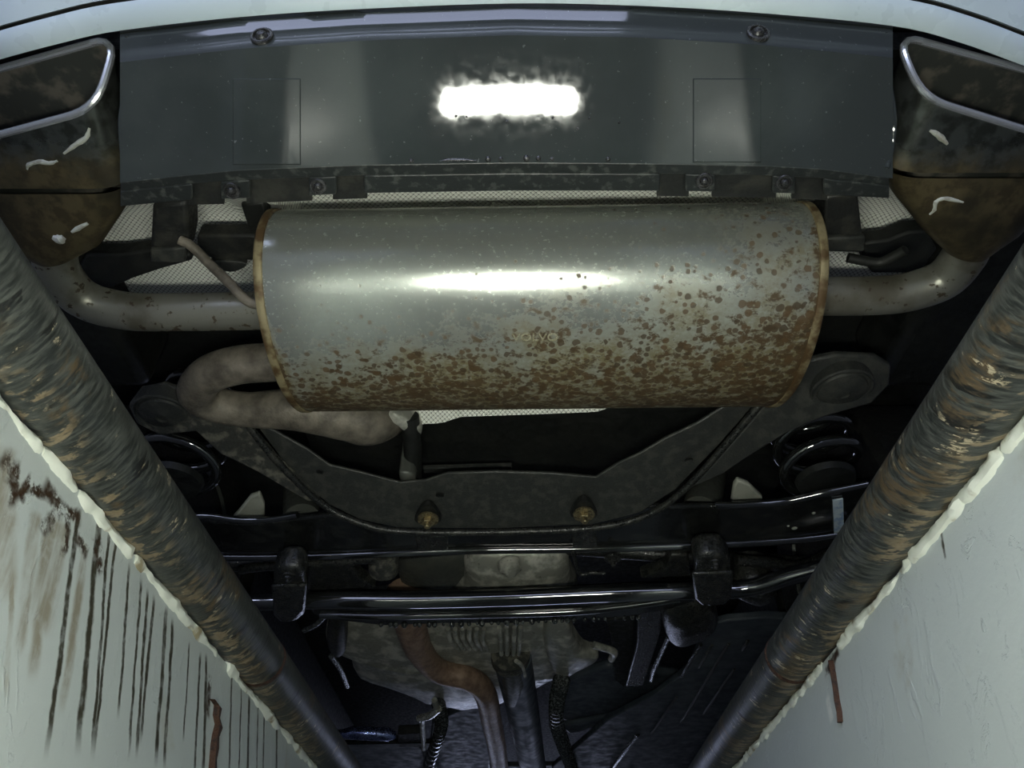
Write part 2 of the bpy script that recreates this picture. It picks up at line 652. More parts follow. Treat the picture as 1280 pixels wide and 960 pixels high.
def rail_thing(fn, label, bead_px):
    root = bpy.data.objects.new('edge_pipe', None)
    COL.objects.link(root)
    root.location = fn(0)
    root['label'] = label
    root['category'] = 'pipe'
    root['group'] = 'steel pipes along the pit edges'
    ys = [Y0 + (Y1 - Y0) * i / 90 for i in range(91)]
    tube('pipe_tube', [fn(y) for y in ys], RR, M_rail, root, seg=40, uvs=True)
    for (px, py) in bead_px:    # welded joints
        yj = P(px, py, HP).y
        tube('weld_bead', [fn(yj - .006), fn(yj - .003), fn(yj), fn(yj + .003), fn(yj + .006)], [RR * 1.0, RR * 1.025, RR * 1.035, RR * 1.025, RR],
             M_rustbar, root, seg=40, caps=False, rough=lambda L, a: .02 * noise.noise(Vector((L * 300, a * 3, 1))))
    return root


rail_thing(railL, 'scuffed black steel pipe edging the rust-streaked pit wall', [(290, 826)])
rail_thing(railR, 'scuffed black steel pipe edging the pit wall without streaks', [(1003, 822)])

LEAN = math.radians(10)


def wall_side(s, fn):
    """battered concrete side wall of the pit; s = -1 left, +1 right"""
    pa, pb = fn(Y0), fn(Y1)
    d = (pb - pa).normalized()
    out = Vector((s, 0, 0))
    out = (out - d * out.dot(d)).normalized()
    top_off = out * .013 + Vector((0, 0, -.0385))
    down = (-out * math.sin(LEAN) + Vector((0, 0, -1)) * math.cos(LEAN)).normalized()
    return pa + top_off, d, down, out


def make_wall(name, s, fn, streaks, scrape, matname):
    p0, eu, ev, out = wall_side(s, fn)
    Lw = (fn(Y1) - fn(Y0)).length
    m = m_wall(matname, streaks, p0, eu, ev, scrape)
    H1 = .55
    rows = [p0, p0 + ev * H1]
    p2 = Vector(rows[1])
    p2.z = 0
    rows.append(p2)
    back = [Vector(p2) + out * .5, Vector(p0) + out * .5]
    ring = rows + back
    V, Fc = loft_geo([ring, [q + eu * Lw for q in ring]], cap0=True, cap1=True)
    o = build(name, V, Fc, m, None, kind='structure', angle=5)
    return o, p0, eu, ev, out


SL = [(94, 675, 56, 958, .007, 'dark'), (122, 672, 96, 952, .009, 'dark'), (133, 701, 114, 955, .005, 'dark'), (141, 705, 116, 958, .005, 'dark'),
      (159, 742, 147, 905, .005, 'dark'), (174, 761, 160, 955, .005, 'dark'), (182, 772, 170, 955, .006, 'dark'), (189, 780, 175, 935, .006, 'dark'),
      (206, 793, 194, 965, .008, 'dark'), (214, 808, 205, 968, .007, 'dark'), (249, 848, 243, 975, .006, 'dark'), (257, 850, 254, 975, .008, 'dark'),
      (235, 835, 229, 930, .004, 'dark'), (289, 868, 286, 985, .006, 'dark'), (301, 885, 298, 985, .005, 'dark'), (311, 896, 309, 990, .009, 'dark'), (330, 905, 329, 990, .006, 'dark'), (346, 920, 345, 990, .009, 'dark'), (322, 900, 320, 990, .005, 'dark'),
      (16, 630, 8, 900, .005, 'tan'), (75, 650, 48, 800, .026, 'tan'), (45, 640, 22, 830, .012, 'tan'), (60, 660, 40, 860, .012, 'tan'), (10, 560, 5, 760, .02, 'tan'),
      (108, 680, 76, 900, .010, 'tan'), (4, 568, 26, 630, .012, 'rust'), (41, 596, 24, 630, .009, 'rust'), (55, 605, 78, 642, .012, 'rust'), (70, 634, 104, 646, .010, 'rust'),
      (74, 634, 50, 668, .010, 'rust'), (86, 640, 78, 700, .008, 'rust'), (96, 668, 112, 690, .010, 'rust'), (20, 575, 14, 640, .008, 'rust'), (120, 672, 128, 720, .010, 'rust'),
      (262, 845, 258, 900, .012, 'rust'), (36, 606, 60, 622, .007, 'rust')]
SR = [(1042, 828, 1054, 912, .004, 'rust'), (1048, 812, 1030, 846, .010, 'rust'), (1034, 870, 1040, 905, .012, 'bare'), (1178, 672, 1182, 700, .004, 'dark')]
wallL, lp0, leu, lev, lout = make_wall('wall_left', -1, railL, SL, .7, 'streaked_white_wall_paint')
wallR, rp0, reu, rev, rout = make_wall('wall_right', 1, railR, SR, .9, 'scratched_white_wall_paint')

M_plaster = worn('white_lumpy_plaster', (.78, .81, .72), (.30, .26, .16), .6, 0, 26, .56, .72, bstr=.7, bscale=60)
M_crack = worn('dark_crack_dirt', (.03, .025, .015), (.08, .05, .03), .9, 0, 40)


def bead(wall, p0, eu, ev, out, s, spans):
    Lw = Y1 - Y0
    n0 = -out
    for (a, b) in spans:
        pts, rs = [], []
        N = max(6, int((b - a) / .006))
        for i in range(N + 1):
            y = a + (b - a) * i / N
            base = p0 + eu * ((y - p0.y) / eu.y)
            k = noise.noise(Vector((y * 14, s * 3.1, 0)))
            k2 = noise.noise(Vector((y * 45, s * 7.7, 2)))
            wdt = .0085 + .0070 * k + .0022 * k2
            if i in (0, N):
                wdt *= .75
            pts.append(base + ev * (.004 + .003 * k2) + out * .004)
            rs.append(max(wdt, .0045))
        tube('plaster_bead', pts, rs, M_plaster, wall, seg=12,
             rough=lambda L, q:  .30 * noise.noise(Vector((L * 55, math.cos(q) * 2, math.sin(q) * 2 + s))) + .18 * noise.noise(Vector((L * 140, math.cos(q) * 4, math.sin(q) * 4 + s))))


def ywall(px, py, p0, eu, ev):
    return PL(px, py, p0, eu.cross(ev)).y


bead(wallL, lp0, leu, lev, lout, -1, [(-.6, ywall(45, 580, lp0, leu, lev)), (ywall(47, 583, lp0, leu, lev), ywall(90, 632, lp0, leu, lev)),
     (ywall(93, 636, lp0, leu, lev), ywall(158, 724, lp0, leu, lev)), (ywall(163, 730, lp0, leu, lev), ywall(268, 842, lp0, leu, lev)), (ywall(282, 858, lp0, leu, lev), 4.5)])
bead(wallR, rp0, reu, rev, rout, 1, [(-.6, ywall(1254, 560, rp0, reu, rev)), (ywall(1252, 563, rp0, reu, rev), ywall(1140, 700, rp0, reu, rev)),
     (ywall(1138, 702, rp0, reu, rev), ywall(1050, 812, rp0, reu, rev)), (ywall(1028, 838, rp0, reu, rev), 4.5)])


def wall_strip(name, pix, p0, eu, ev, out, wid, m, wall):
    pts = [PL(x, y, p0, eu.cross(ev)) for x, y in pix]
    V, Fc = [], []
    rings = []
    for i, p in enumerate(pts):
        ww = wid * (.6 + .5 * abs(noise.noise(p * 60)) + .2 * (i % 2))
        rings.append([p + eu * ww - out * .0, p + eu * ww * .7 - out * .006, p - eu * ww * .7 - out * .007, p - eu * ww - out * .0])
    V, Fc = loft_geo(rings, cap0=True, cap1=True)
    return build(name, V, Fc, m, wall)


wall_strip('rusted_metal_strip', [(264, 876), (270, 884), (268, 896), (271, 908), (267, 920), (266, 934), (264, 948), (263, 975)], lp0, leu, lev, lout, .010, M_rustbar, wallL)
wall_strip('rusted_metal_strip', [(1041, 826), (1044, 842), (1047, 860), (1049, 876), (1052, 890), (1053, 903)], rp0, reu, rev, rout, .0035, M_rustbar, wallR)

# pit floor, end walls and the garage floor round the pit
V, Fc = box_geo((-.9, Y0, -.1), (.9, Y1, 0))
build('floor', V, Fc, M_concrete, None, kind='structure', smooth=False)
V, Fc = box_geo((-.9, Y1, -.1), (.9, Y1 + .2, Z0))
build('wall_front', V, Fc, M_concrete, None, kind='structure', smooth=False)
V, Fc = box_geo((-.9, Y0 - .2, -.1), (.9, Y0, Z0))
build('wall_back', V, Fc, M_concrete, None, kind='structure', smooth=False)
for s, nm in ((-1, 'floor_left'), (1, 'floor_right')):
    x0, x1 = sorted((s * .52, s * 4.0))
    V, Fc = box_geo((x0, -4.5, Z0 - .25), (x1, 8.0, Z0))
    build(nm, V, Fc, M_concrete, None, kind='structure', smooth=False)
V, Fc = box_geo((-4, -4.7, Z0 + 3.0), (4, 8.2, Z0 + 3.2))
build('ceiling', V, Fc, M_concrete, None, kind='structure', smooth=False)
for nm, A, B in (('wall_garage_left', (-4.2, -4.7, -.1), (-4, 8.2, Z0 + 3.2)), ('wall_garage_right', (4, -4.7, -.1), (4.2, 8.2, Z0 + 3.2))):
    V, Fc = box_geo(A, B)
    build(nm, V, Fc, M_concrete, None, kind='structure', smooth=False)
for nm, (dx0, dx1, dh, dy, way) in zip(('wall_garage_back', 'wall_garage_front'), DOORS):
    ya, yb = sorted((dy, dy - way * .2))
    V, Fc = join(box_geo((-4, ya, -.1), (dx0, yb, Z0 + 3.0)), box_geo((dx1, ya, -.1), (4, yb, Z0 + 3.0)), box_geo((dx0, ya, Z0 + dh), (dx1, yb, Z0 + 3.0)), box_geo((dx0, ya, -.1), (dx1, yb, Z0)))
    build(nm, V, Fc, M_concrete, None, kind='structure', smooth=False)
V, Fc = box_geo((-.9, -4.5, -.1), (.9, Y0 - .2, Z0))
build('floor_back', V, Fc, M_concrete, None, kind='structure', smooth=False)
V, Fc = box_geo((-.9, Y1 + .2, -.1), (.9, 8.0, Z0))
build('floor_front', V, Fc, M_concrete, None, kind='structure', smooth=False)

# ------------------------------------------------------------------ the hand lamp below the lens
M_led = NT('lit_led_diffuser')
M_led.b.inputs['Emission Color'].default_value = (.97, 1.0, .88, 1)
M_led.b.inputs['Emission Strength'].default_value = LAMP
M_led.out((.9, .9, .9), .4)
M_led = M_led.m
M_case = worn('dark_lamp_case', (.03, .03, .03), (.04, .04, .04), .4, 0, 30)
LC = Vector((-.012, .04, ZC - .075))
lax = (P(632, 330, .75) - LC).normalized()       # pointing at the muffler
lup = Vector((1, 0, 0)).cross(lax).normalized()
lamp = bpy.data.objects.new('inspection_lamp', None)
COL.objects.link(lamp)
lamp.location = LC - lax * .03
lamp['label'] = 'switched-on LED bar lamp mirrored in the dark bumper underside'
lamp['category'] = 'lamp'


def bar_ring(hw, hh, depth):
    pts = fillet([LC + Vector((sx * hw, 0, 0)) + lup * (sy * hh) + lax * depth for sx, sy in ((-1, -1), (1, -1), (1, 1), (-1, 1))], hh * .8, 5)
    return pts


loft('lamp_case', [bar_ring(.165, .022, -.03), bar_ring(.175, .028, -.022), bar_ring(.175, .028, -.001)], M_case, lamp, cap0=True, cap1=True)
loft('diffuser', [bar_ring(.165, .0215, -.002), bar_ring(.165, .0215, .002), bar_ring(.162, .018, .004)], M_led, lamp, cap0=True, cap1=True)
tube('handle', [LC - lax * .02, LC - lax * .06 - lup * .02, LC - lax * .07 - lup * .14], .014, M_case, lamp)

# ------------------------------------------------------------------ the car
car = bpy.data.objects.new('car', None)
COL.objects.link(car)
car.location = (-.005, 1.6, Z0)
car['label'] = 'silver car seen from underneath with rusty muffler and twin exhaust tips'
car['category'] = 'car'
TIP_Y0, TIP_Y1 = .435 - 1.6, .475 - 1.6

# --- painted bumper
E = [(-420, 250), (-250, 172), (-120, 115), (-60, 95), (0, 76), (75, 56), (150, 40), (300, 23), (450, 13), (640, 6), (800, 9), (950, 18), (1115, 34), (1200, 55), (1280, 84), (1340, 105), (1420, 140), (1540, 190), (1700, 265)]


def edge_y(px):
    for a, b in zip(E, E[1:]):
        if a[0] <= px <= b[0]:
            return a[1] + (b[1] - a[1]) * (px - a[0]) / (b[0] - a[0])
    return E[0][1]


EP = crom([Vector((p[0], p[1], 0)) for p in E], 5)
HB = .80


def bumper_curve(outw, up):
    r = []
    for i, p in enumerate(EP):
        q = P(p.x, p.y, HB)
        a, b = EP[max(0, i - 1)], EP[min(len(EP) - 1, i + 1)]
        t = (P(b.x, b.y, HB) - P(a.x, a.y, HB)).normalized()
        n = Vector((t.y, -t.x, 0))
        r.append(q + n * outw + Vector((0, 0, up)))
    return r


prof1 = [(0, .006), (.001, .001), (.006, .001), (.015, .005), (.022, .009), (.0245, .013)]
prof2 = [(.0255, .022), (.0285, .0145), (.04, .0215), (.06, .040), (.075, .062), (.095, .10), (.108, .15), (.112, .22), (.105, .32)]
loft('bumper_skirt', [bumper_curve(*p) for p in prof1], M_paint, car, closed=False, angle=50, label='silver painted lower lip of the bumper')
loft('bumper_cover', [bumper_curve(*p) for p in prof2], M_paint, car, closed=False, angle=50, label='silver painted bumper cover above the panel gap')
loft('bumper_gap_liner', [bumper_curve(*p) for p in [(.010, .022), (.02, .026), (.05, .045)]], M_black, car, closed=False)

# --- valance (dark underside of the bumper)
M_val, M_fl = m_valance(), m_flange()
FR = [(120, 232), (165, 226), (230, 219), (300, 212), (450, 206), (640, 203), (800, 204), (960, 207), (1030, 211), (1110, 222), (1160, 232)]
FB = [(120, 262), (165, 257), (240, 250), (310, 248), (450, 242), (640, 239), (830, 239), (960, 241), (1030, 244), (1110, 248), (1160, 254)]


def lin(tab, px):
    for a, b in zip(tab, tab[1:]):
        if a[0] <= px <= b[0]:
            return a[1] + (b[1] - a[1]) * (px - a[0]) / (b[0] - a[0])
    return tab[0][1] if px < tab[0][0] else tab[-1][1]


rows = []
NX = 72
for j in range(26):
    row = []
    for i in range(NX + 1):
        px = 150 + (1116 - 150) * i / NX
        e = edge_y(px)
        d_ = lin(FR, px)
        if j == 0:
            y, h = e - 2, .812
        elif j <= 3:                       # near-vertical lip facing back
            t = (j - 1) / 2
            y, h = e + 3 + 19 * t, .801 - .017 * t
        elif j <= 6:                       # rolled ridge
            t = (j - 3) / 3
            y, h = e + 22 + 16 * t, .784 - .021 * t
        else:
            t = (j - 6) / 19
            y = e + 38 + (d_ - e - 38) * t
            h = .763 - .0535 * t + .0011 * math.sin(t * math.pi)
        row.append(P(px, y, h))
    rows.append(row)
val = loft('rear_valance', rows, M_val, car, closed=False, angle=28, label='dark grey plastic underside of the bumper')

# thickness flange with slots: an upper band and the tabs between the open slots
HF = .709
slots = [(240, 276), (312, 386), (420, 455), (825, 857), (894, 966), (994, 1030)]
cuts = [150]
for a, b in slots:
    cuts += [a, b]
cuts += [1112]
geo = []


def strip(x0, x1, f0, f1, n):
    r0 = [P(x0 + (x1 - x0) * i / n, f0(x0 + (x1 - x0) * i / n), HF) for i in range(n + 1)]
    r1 = [P(x0 + (x1 - x0) * i / n, f1(x0 + (x1 - x0) * i / n), HF + .002) for i in range(n + 1)]
    up = Vector((0, 0, .006))
    V, Fc = [], []
    ring = lambda i: [r0[i], r1[i], r1[i] + up, r0[i] + up]
    return loft_geo([ring(i) for i in range(n + 1)], cap0=True, cap1=True)


mid = lambda x: lin(FR, x) + (lin(FB, x) - lin(FR, x)) * .38
geo.append(strip(150, 1112, lambda x: lin(FR, x), mid, 60))
for a, b in zip(cuts[0::2], cuts[1::2]):
    geo.append(strip(a, b, mid, lambda x: lin(FB, x), max(2, int((b - a) / 14))))
V, Fc = join(*geo)
fl = build('mounting_flange', V, Fc, M_fl, val, bevel=.0015)
for a, b in slots:                          # pocket floors seen through the slots
    r = [P(a - 4, mid(a) - 6, HF + .022), P(b + 4, mid(b) - 6, HF + .022), P(b + 4, lin(FB, b) + 6, HF + .022), P(a - 4, lin(FB, a) + 6, HF + .022)]
    V, Fc = sheet_geo(r, .004)
    build('slot_pocket', V, Fc, M_rubber, val)
for x, y in ((290, 238), (398, 233), (880, 226), (980, 228)):
    clip('push_clip', P(x, y, HF - .001), (0, -.3, -1), .0095, M_clip, val)
for x, y in ((328, 47), (947, 43)):
    h = cast(x, y, [val])
    clip('push_clip', h[0] + h[1] * .001, h[1], .0125, M_clip, val)


def pad(x0, x1, y0, y1, up):                # raised flat field on the valance
    rings = []
    tx_ = [0, .012, .03] + [i / 10 for i in range(1, 10)] + [.97, .988, 1]
    n = mm = len(tx_) - 1
    inner = []
    for j in range(mm + 1):
        row = []
        for i in range(n + 1):
            hit = cast(x0 + (x1 - x0) * tx_[i], y0 + (y1 - y0) * tx_[j], [val])
            e = 0 if i in (0, n) or j in (0, mm) else up
            row.append(hit[0] + hit[1] * (e if e else .0002))
        inner.append(row)
    return loft('raised_field', inner, M_val, val, closed=False, angle=3)


pad(866, 951, 98, 203, .0016)
pad(291, 376, 98, 206, .0012)

# water beads hanging on the lower edge of the valance
for (x, y, r) in ((514, 201, .0026), (610, 199, .0035), (626, 199, .0028), (658, 198, .0040), (673, 198, .003), (690, 199, .0025), (760, 199, .0030), (492, 94, .0012), (570, 145, .0016), (583, 146, .0014), (634, 152, .0018), (691, 147, .0017), (722, 161, .0015), (737, 148, .0016), (774, 153, .0016), (950, 106, .0016), (360, 213, .002)):
    h = cast(x, y, [val])
    if h:
        g = disc_geo(h[0], h[1], [(r, 0), (r * .9, r * .35), (r * .6, r * .65), (r * .2, r * .8)], 10)
        build('water_drop', g[0], g[1], M_clip, val)
tube('water_bead_line', [P(x, y, HF - .0005) for x, y in ((550, 201.5), (560, 200), (580, 200), (596, 201))], [.0004, .0016, .0016, .0004], M_clip, val, seg=8)

# --- heat shield over the muffler
M_sh = m_shield()
front_edge = [(-260, 470), (40, 500), (220, 520), (380, 520), (470, 514), (494, 531), (540, 529), (566, 521), (640, 519), (700, 517), (758, 515), (785, 507), (806, 500), (900, 490), (1200, 480), (1400, 470)]
fe = [Vector((p[0], p[1], 0)) for p in front_edge]
ncol = 90


def sh_front(k):
    x = -.68 + 1.36 * k / ncol
    px = 640 + x * 900 / 1.13
    q = P(px, lin(front_edge, px), .80)
    return q


rws = []
for j, (yy, h) in enumerate([(.525, .80), (.545, .865), (.575, .93), (.65, .965), (.75, .97), (.85, .965), (.93, .93), (None, None)]):
    row = []
    for k in range(ncol + 1):
        f = sh_front(k)
        x = -.68 + 1.36 * k / ncol
        side = abs(x - .03) > .37
        if side:
            q = j / 7
            wv = .006 * noise.noise(Vector((x * 9, q * 3, 1)))
            row.append(Vector((x, .53 + (.40 if abs(x - .03) < .44 else .325) * q + wv, ZC + (.80 + .135 * min(1, q * 3)) + wv)))
        elif yy is None:
            row.append(Vector((x, f.y, f.z)))
        else:
            wv = .010 * noise.noise(Vector((x * 9, yy * 9, 1)))
            row.append(Vector((x, yy + wv, ZC + h + wv)))
    rws.append(row)
suv = []
acc = [0.0] * (ncol + 1)
for j in range(len(rws)):
    for k in range(ncol + 1):
        if j:
            acc[k] += (rws[j][k] - rws[j - 1][k]).length
        suv.append((rws[j][k].x, acc[k]))
loft('heat_shield', rws, M_sh, car, closed=False, angle=60, uv=suv, label='embossed silver foil heat shield behind the muffler')
dome('heat_shield_lug', [(492, 515), (512, 524), (527, 535), (524, 544), (510, 541), (496, 529), (484, 520)], .79, .01, M_alloy, car, back=.03)

# --- muffler
MC = Vector((.0375, .7335, ZC + .778))
MA, MB_, ML = .17, .115, .722
M_muf, M_rim = m_muffler(), m_muffler_rim()
YAW = math.radians(-1.0)


def muf_ring(x, sc, n=72, dx=0.0):
    r = []
    for k in range(n):
        a = 2 * math.pi * k / n
        c, s_ = math.cos(a), math.sin(a)
        e = 2 / 2.05
        v = Vector((x, MA * sc * math.copysign(abs(c) ** e, c), MB_ * sc * math.copysign(abs(s_) ** e, s_)))
        r.append(MC + Vector((v.x * math.cos(YAW) - v.y * math.sin(YAW), v.x * math.sin(YAW) + v.y * math.cos(YAW), v.z)))
    return r


hw = ML / 2
xs = [(-hw, .99)] + [(-hw + .012 + (ML - .024) * i / 40, 1.0) for i in range(41)] + [(hw, .99)]
muf = loft('rear_muffler', [muf_ring(x, s_) for x, s_ in xs], M_muf, car, cap0=True, cap1=True, label='big rust-spotted steel muffler drum')
for sgn in (-1, 1):
    prof = [(hw - .007, .99), (hw - .006, 1.010), (hw - .002, 1.016), (hw + .003, 1.012), (hw + .005, 1.0), (hw + .004, .95), (hw - .002, .93), (hw + .006, .80), (hw + .012, .4), (hw + .013, .02)]
    loft('end_cap', [muf_ring(sgn * x, s_) for x, s_ in prof], M_rim, muf, cap1=True, label='rolled rusty end rim')
# seam strip and stamped letters
rim = []
tx = bpy.data.curves.new('stamp', 'FONT')
tx.body = 'VOLVO'
tx.extrude = .02
tx.size = 1.0
to = bpy.data.objects.new('stamp', tx)
COL.objects.link(to)
tm = bpy.data.meshes.new_from_object(to)
bpy.data.objects.remove(to)
xsr = [v.co.x for v in tm.vertices]
ysr = [v.co.y for v in tm.vertices]
V = []
for v in tm.vertices:
    fx = (v.co.x - min(xsr)) / (max(xsr) - min(xsr))
    fy = (v.co.y - min(ysr)) / (max(ysr) - min(ysr))
    h = cast(640 + 57 * fx, 425.5 - 9 * fy, [muf])
    V.append(h[0] + h[1] * (.0018 if v.co.z > 0 else -.0005))
build('stamped_letters', V, [tuple(p.vertices) for p in tm.polygons], worn('bare_stamped_steel', (.55, .52, .38), (.4, .36, .22), .35, .6, 200), muf, smooth=False, label='small stamped lettering')

# --- tail pipes and tips
M_out, M_tip_ = m_outlet(), m_tip()
M_soot = m_soot()


def tailpipe(mir, pipe_px, inner_top, inner_bot, outer_bot, outer_top, seam_px, smears):
    s = 1 if mir else -1                     # outward direction
    hp = .75
    path = [P(x, y, hp) for x, y in pipe_px]
    rim_c = [P(*inner_top, .818), P(*inner_bot, .752), P(*outer_bot, .752), P(*outer_top, .812)]
    rim_p = resample(fillet(rim_c, .032, 6), 64)
    xin = P(*seam_px, .735).x
    ys = P(*seam_px, .735).y
    xo = xin + s * .235

    def boxring(x0, x1, y, z0, z1, rad, slant=0.0):
        return resample(fillet([Vector((x0, y, ZC + z1)), Vector((x0, y - slant, ZC + z0)), Vector((x1, y - slant, ZC + z0)), Vector((x1, y, ZC + z1))], rad, 6), 64)
    ring_a = [p.lerp(q, .45) for p, q in zip(rim_p, boxring(xin, xo, ys, .735, .825, .034))]
    ring_s = boxring(xin, xo, ys, .735, .825, .036)
    ring_b = boxring(xin + s * .001, xo, ys + .006, .733, .828, .04)
    end = path[0]
    d0 = (path[0] - path[1]).normalized()

    def circ(c, r, rr=1.0):
        # matching order: inner-top corner first, then inner-bottom ...
        return resample([c + Vector((-s * math.cos(a) * r, 0, math.sin(a) * r * rr)) for a in [math.pi * .25 - 2 * math.pi * k / 96 for k in range(96)]], 64)
    c1 = Vector((end.x, end.y - .012, end.z))
    ring_c = [p.lerp(q, .30) for p, q in zip(ring_b, circ(c1, .05))]
    ring_c = [Vector((p.x, ys + .045, p.z)) for p in ring_c]
    ring_d = [p.lerp(q, .72) for p, q in zip(ring_b, circ(c1, .042))]
    ring_d = [Vector((p.x, ys + .088, p.z)) for p in ring_d]
    ring_e = circ(Vector((end.x, end.y + .012, end.z)), .030)
    chm = loft('exhaust_tip', [rim_p, ring_a, ring_s], M_tip_, car, angle=50, label='chrome exhaust tip with brown staining')
    sl = loft('tip_sleeve', [ring_b, ring_c, ring_d, ring_e], M_tip_, chm, angle=60, label='brown stained sleeve')
    V, Fc, _ = tube_geo(rim_p + rim_p[:1], .0042, 10, caps=False)
    build('tip_rim', V, Fc, M_chrome, chm, label='bright chrome rolled rim')
    cen = sum(rim_p, Vector()) / 64
    inr = [cen + (p - cen) * .965 for p in rim_p]
    inb = [p.lerp(q, .8) for p, q in zip(inr, ring_s)]
    cb = sum(inb, Vector()) / 64
    inb2 = [cb + (p - cb) * .93 for p in inb]
    loft('inner_sleeve', [rim_p, inr, inb2, [cb + (p - cb) * .6 + Vector((0, .05, 0)) for p in inb]], M_soot, chm, cap1=True, angle=60)
    tp = tube('tail_pipe', crom(path, 8), .0272, M_out, car, seg=28, label='stained grey pipe from muffler to exhaust tip')
    for sm, r in smears:
        pts = []
        for x, y in sm:
            h = cast(x, y, [chm, sl])
            if h:
                pts.append(h[0])
        if len(pts) > 1:
            pts = crom(pts, 3)
            n = len(pts)
            tube('sealant_smear', pts, [r * (.35 + .65 * math.sin(math.pi * (i + .5) / n)) * (.8 + .4 * random.random()) for i in range(n)], M_seal, chm, seg=8)
    return chm, sl, tp


tipL = tailpipe(False, [(66, 306), (74, 340), (105, 374), (160, 389), (230, 390), (290, 389), (345, 388)],
                (147, 45), (120, 136), (-95, 194), (-85, 110), (156, 236),
                [([(80, 192), (96, 180), (108, 172), (112, 160)], .0032), ([(34, 212), (36, 206), (50, 202), (62, 204), (72, 201)], .0028), ([(66, 296), (74, 299), (80, 296)], .0065), ([(90, 290), (100, 284), (110, 279)], .0035)])
tipR = tailpipe(True, [(1212, 300), (1204, 322), (1178, 350), (1130, 366), (1080, 370), (1020, 370)],
                (1120, 43), (1152, 122), (1370, 190), (1370, 112), (1112, 216),
                [([(1162, 163), (1170, 167), (1178, 174), (1184, 180)], .0034), ([(1162, 268), (1168, 262), (1170, 252), (1180, 248), (1192, 250), (1204, 253)], .0028)])
# rolled lips of the valance round the tip cut-outs
tube('cutout_lip', crom([P(x, y, h) for x, y, h in ((160, 45, .80), (164, 75, .79), (158, 110, .77), (152, 150, .745), (154, 190, .73), (160, 222, .714))], 5), .0035, M_val, val, seg=10)
tube('cutout_lip', crom([P(x, y, h) for x, y, h in ((1106, 40, .80), (1104, 75, .79), (1112, 110, .77), (1117, 150, .745), (1114, 185, .73), (1108, 210, .714))], 5), .0035, M_val, val, seg=10)
# dark cavity behind each tip
for s in (-1, 1):
    x0, x1 = sorted((s * .44, s * .95))
    V, Fc = box_geo((x0, .40, ZC + .90), (x1, .56, ZC + .95))
    build('tip_cavity_panel', V, Fc, M_black, car)

# --- hanger blocks and rods
for pts_ in ([(190, 255), (234, 252), (236, 300), (232, 322), (228, 330), (190, 328), (187, 318)], [(1032, 246), (1072, 240), (1079, 300), (1082, 312), (1078, 316), (1034, 315), (1030, 300)]):
    hb = sheet('exhaust_hanger', pts_, .05, M_rubber, car, h=.80, bevel=.006, label='black rubber block holding the exhaust')
    cx, cy = sum(p[0] for p in pts_) / len(pts_), max(p[1] for p in pts_)
    sheet('hanger_band', [(pts_[-1][0], cy - 18), (pts_[3][0], cy - 20), (pts_[3][0] - 1, cy - 1), (pts_[-1][0] + 1, cy - 1)], .012, M_frame, hb, h=.793, bevel=.003)
tube('hanger_rod', crom([P(x, y, h) for x, y, h in ((225, 300, .79), (240, 308, .785), (262, 330, .77), (285, 352, .745), (305, 373, .722), (318, 380, .715), (335, 379, .712))], 6), .0068, M_brownpipe, car, seg=12, label='brown bent hanger rod')
tube('hanger_rod', crom([P(x, y, h) for x, y, h in ((1060, 322, .79), (1080, 326, .785), (1100, 328, .78), (1122, 318, .775), (1132, 312, .772))], 6), .0068, M_black, car, seg=12)
# body brackets over the tail pipes
sheet('chassis_bracket', [(108, 318), (150, 318), (190, 312), (238, 318), (240, 326), (200, 337), (165, 349), (140, 360), (110, 362), (96, 335)], .03, M_black, car, h=.86)
sheet('chassis_bracket', [(246, 294), (310, 294), (330, 296), (330, 326), (306, 326), (298, 336), (276, 336), (262, 322), (246, 318)], .03, M_rubber, car, h=.85)
sheet('chassis_bracket', [(1080, 304), (1110, 300), (1136, 290), (1160, 288), (1172, 312), (1150, 342), (1090, 342), (1078, 325)], .03, M_black, car, h=.86)
sheet('chassis_bracket', [(1010, 250), (1036, 246), (1036, 312), (1030, 316), (1016, 316)], .03, M_black, car, h=.87)
sheet('chassis_bracket', [(300, 255), (330, 252), (338, 300), (316, 305), (308, 280)], .03, M_black, car, h=.87)
sheet('foil_cup', [(262, 330), (276, 338), (292, 340), (306, 334), (304, 328), (270, 326)], .01, M_frame, car, h=.845, round_=3)

# --- exhaust inlet pipe: U-turn on the left, then forward over the subframe
inlet = [(352, 452, .745), (300, 456, .745), (262, 468, .75), (246, 490, .76), (268, 505, .77), (310, 512, .77), (370, 512, .775), (430, 520, .785), (466, 524, .80), (492, 505, .86), (500, 480, .90)]
tube('exhaust_inlet_pipe', crom([P(*p) for p in inlet], 8), [.030] * 41 + [.030 + .016 * min(1, i / 20) for i in range(1, 41)], M_brownpipe, car, seg=28, label='grey-brown exhaust pipe curling under the muffler')
front_pipe = [(505, 742, .76), (512, 775, .745), (524, 812, .735), (548, 838, .73), (586, 848, .725), (606, 866, .72), (614, 900, .72), (622, 940, .72), (628, 990, .72)]
tube('exhaust_front_pipe', crom([P(*p) for p in front_pipe], 8), [.046 - .012 * min(1, i / 20) for i in range(65)], worn('rusty_brown_steel', (.17, .105, .07), (.34, .23, .16), .45, .2, 40, .3, .7, bstr=.4), car, seg=24, label='brown exhaust pipe running forward past the differential')

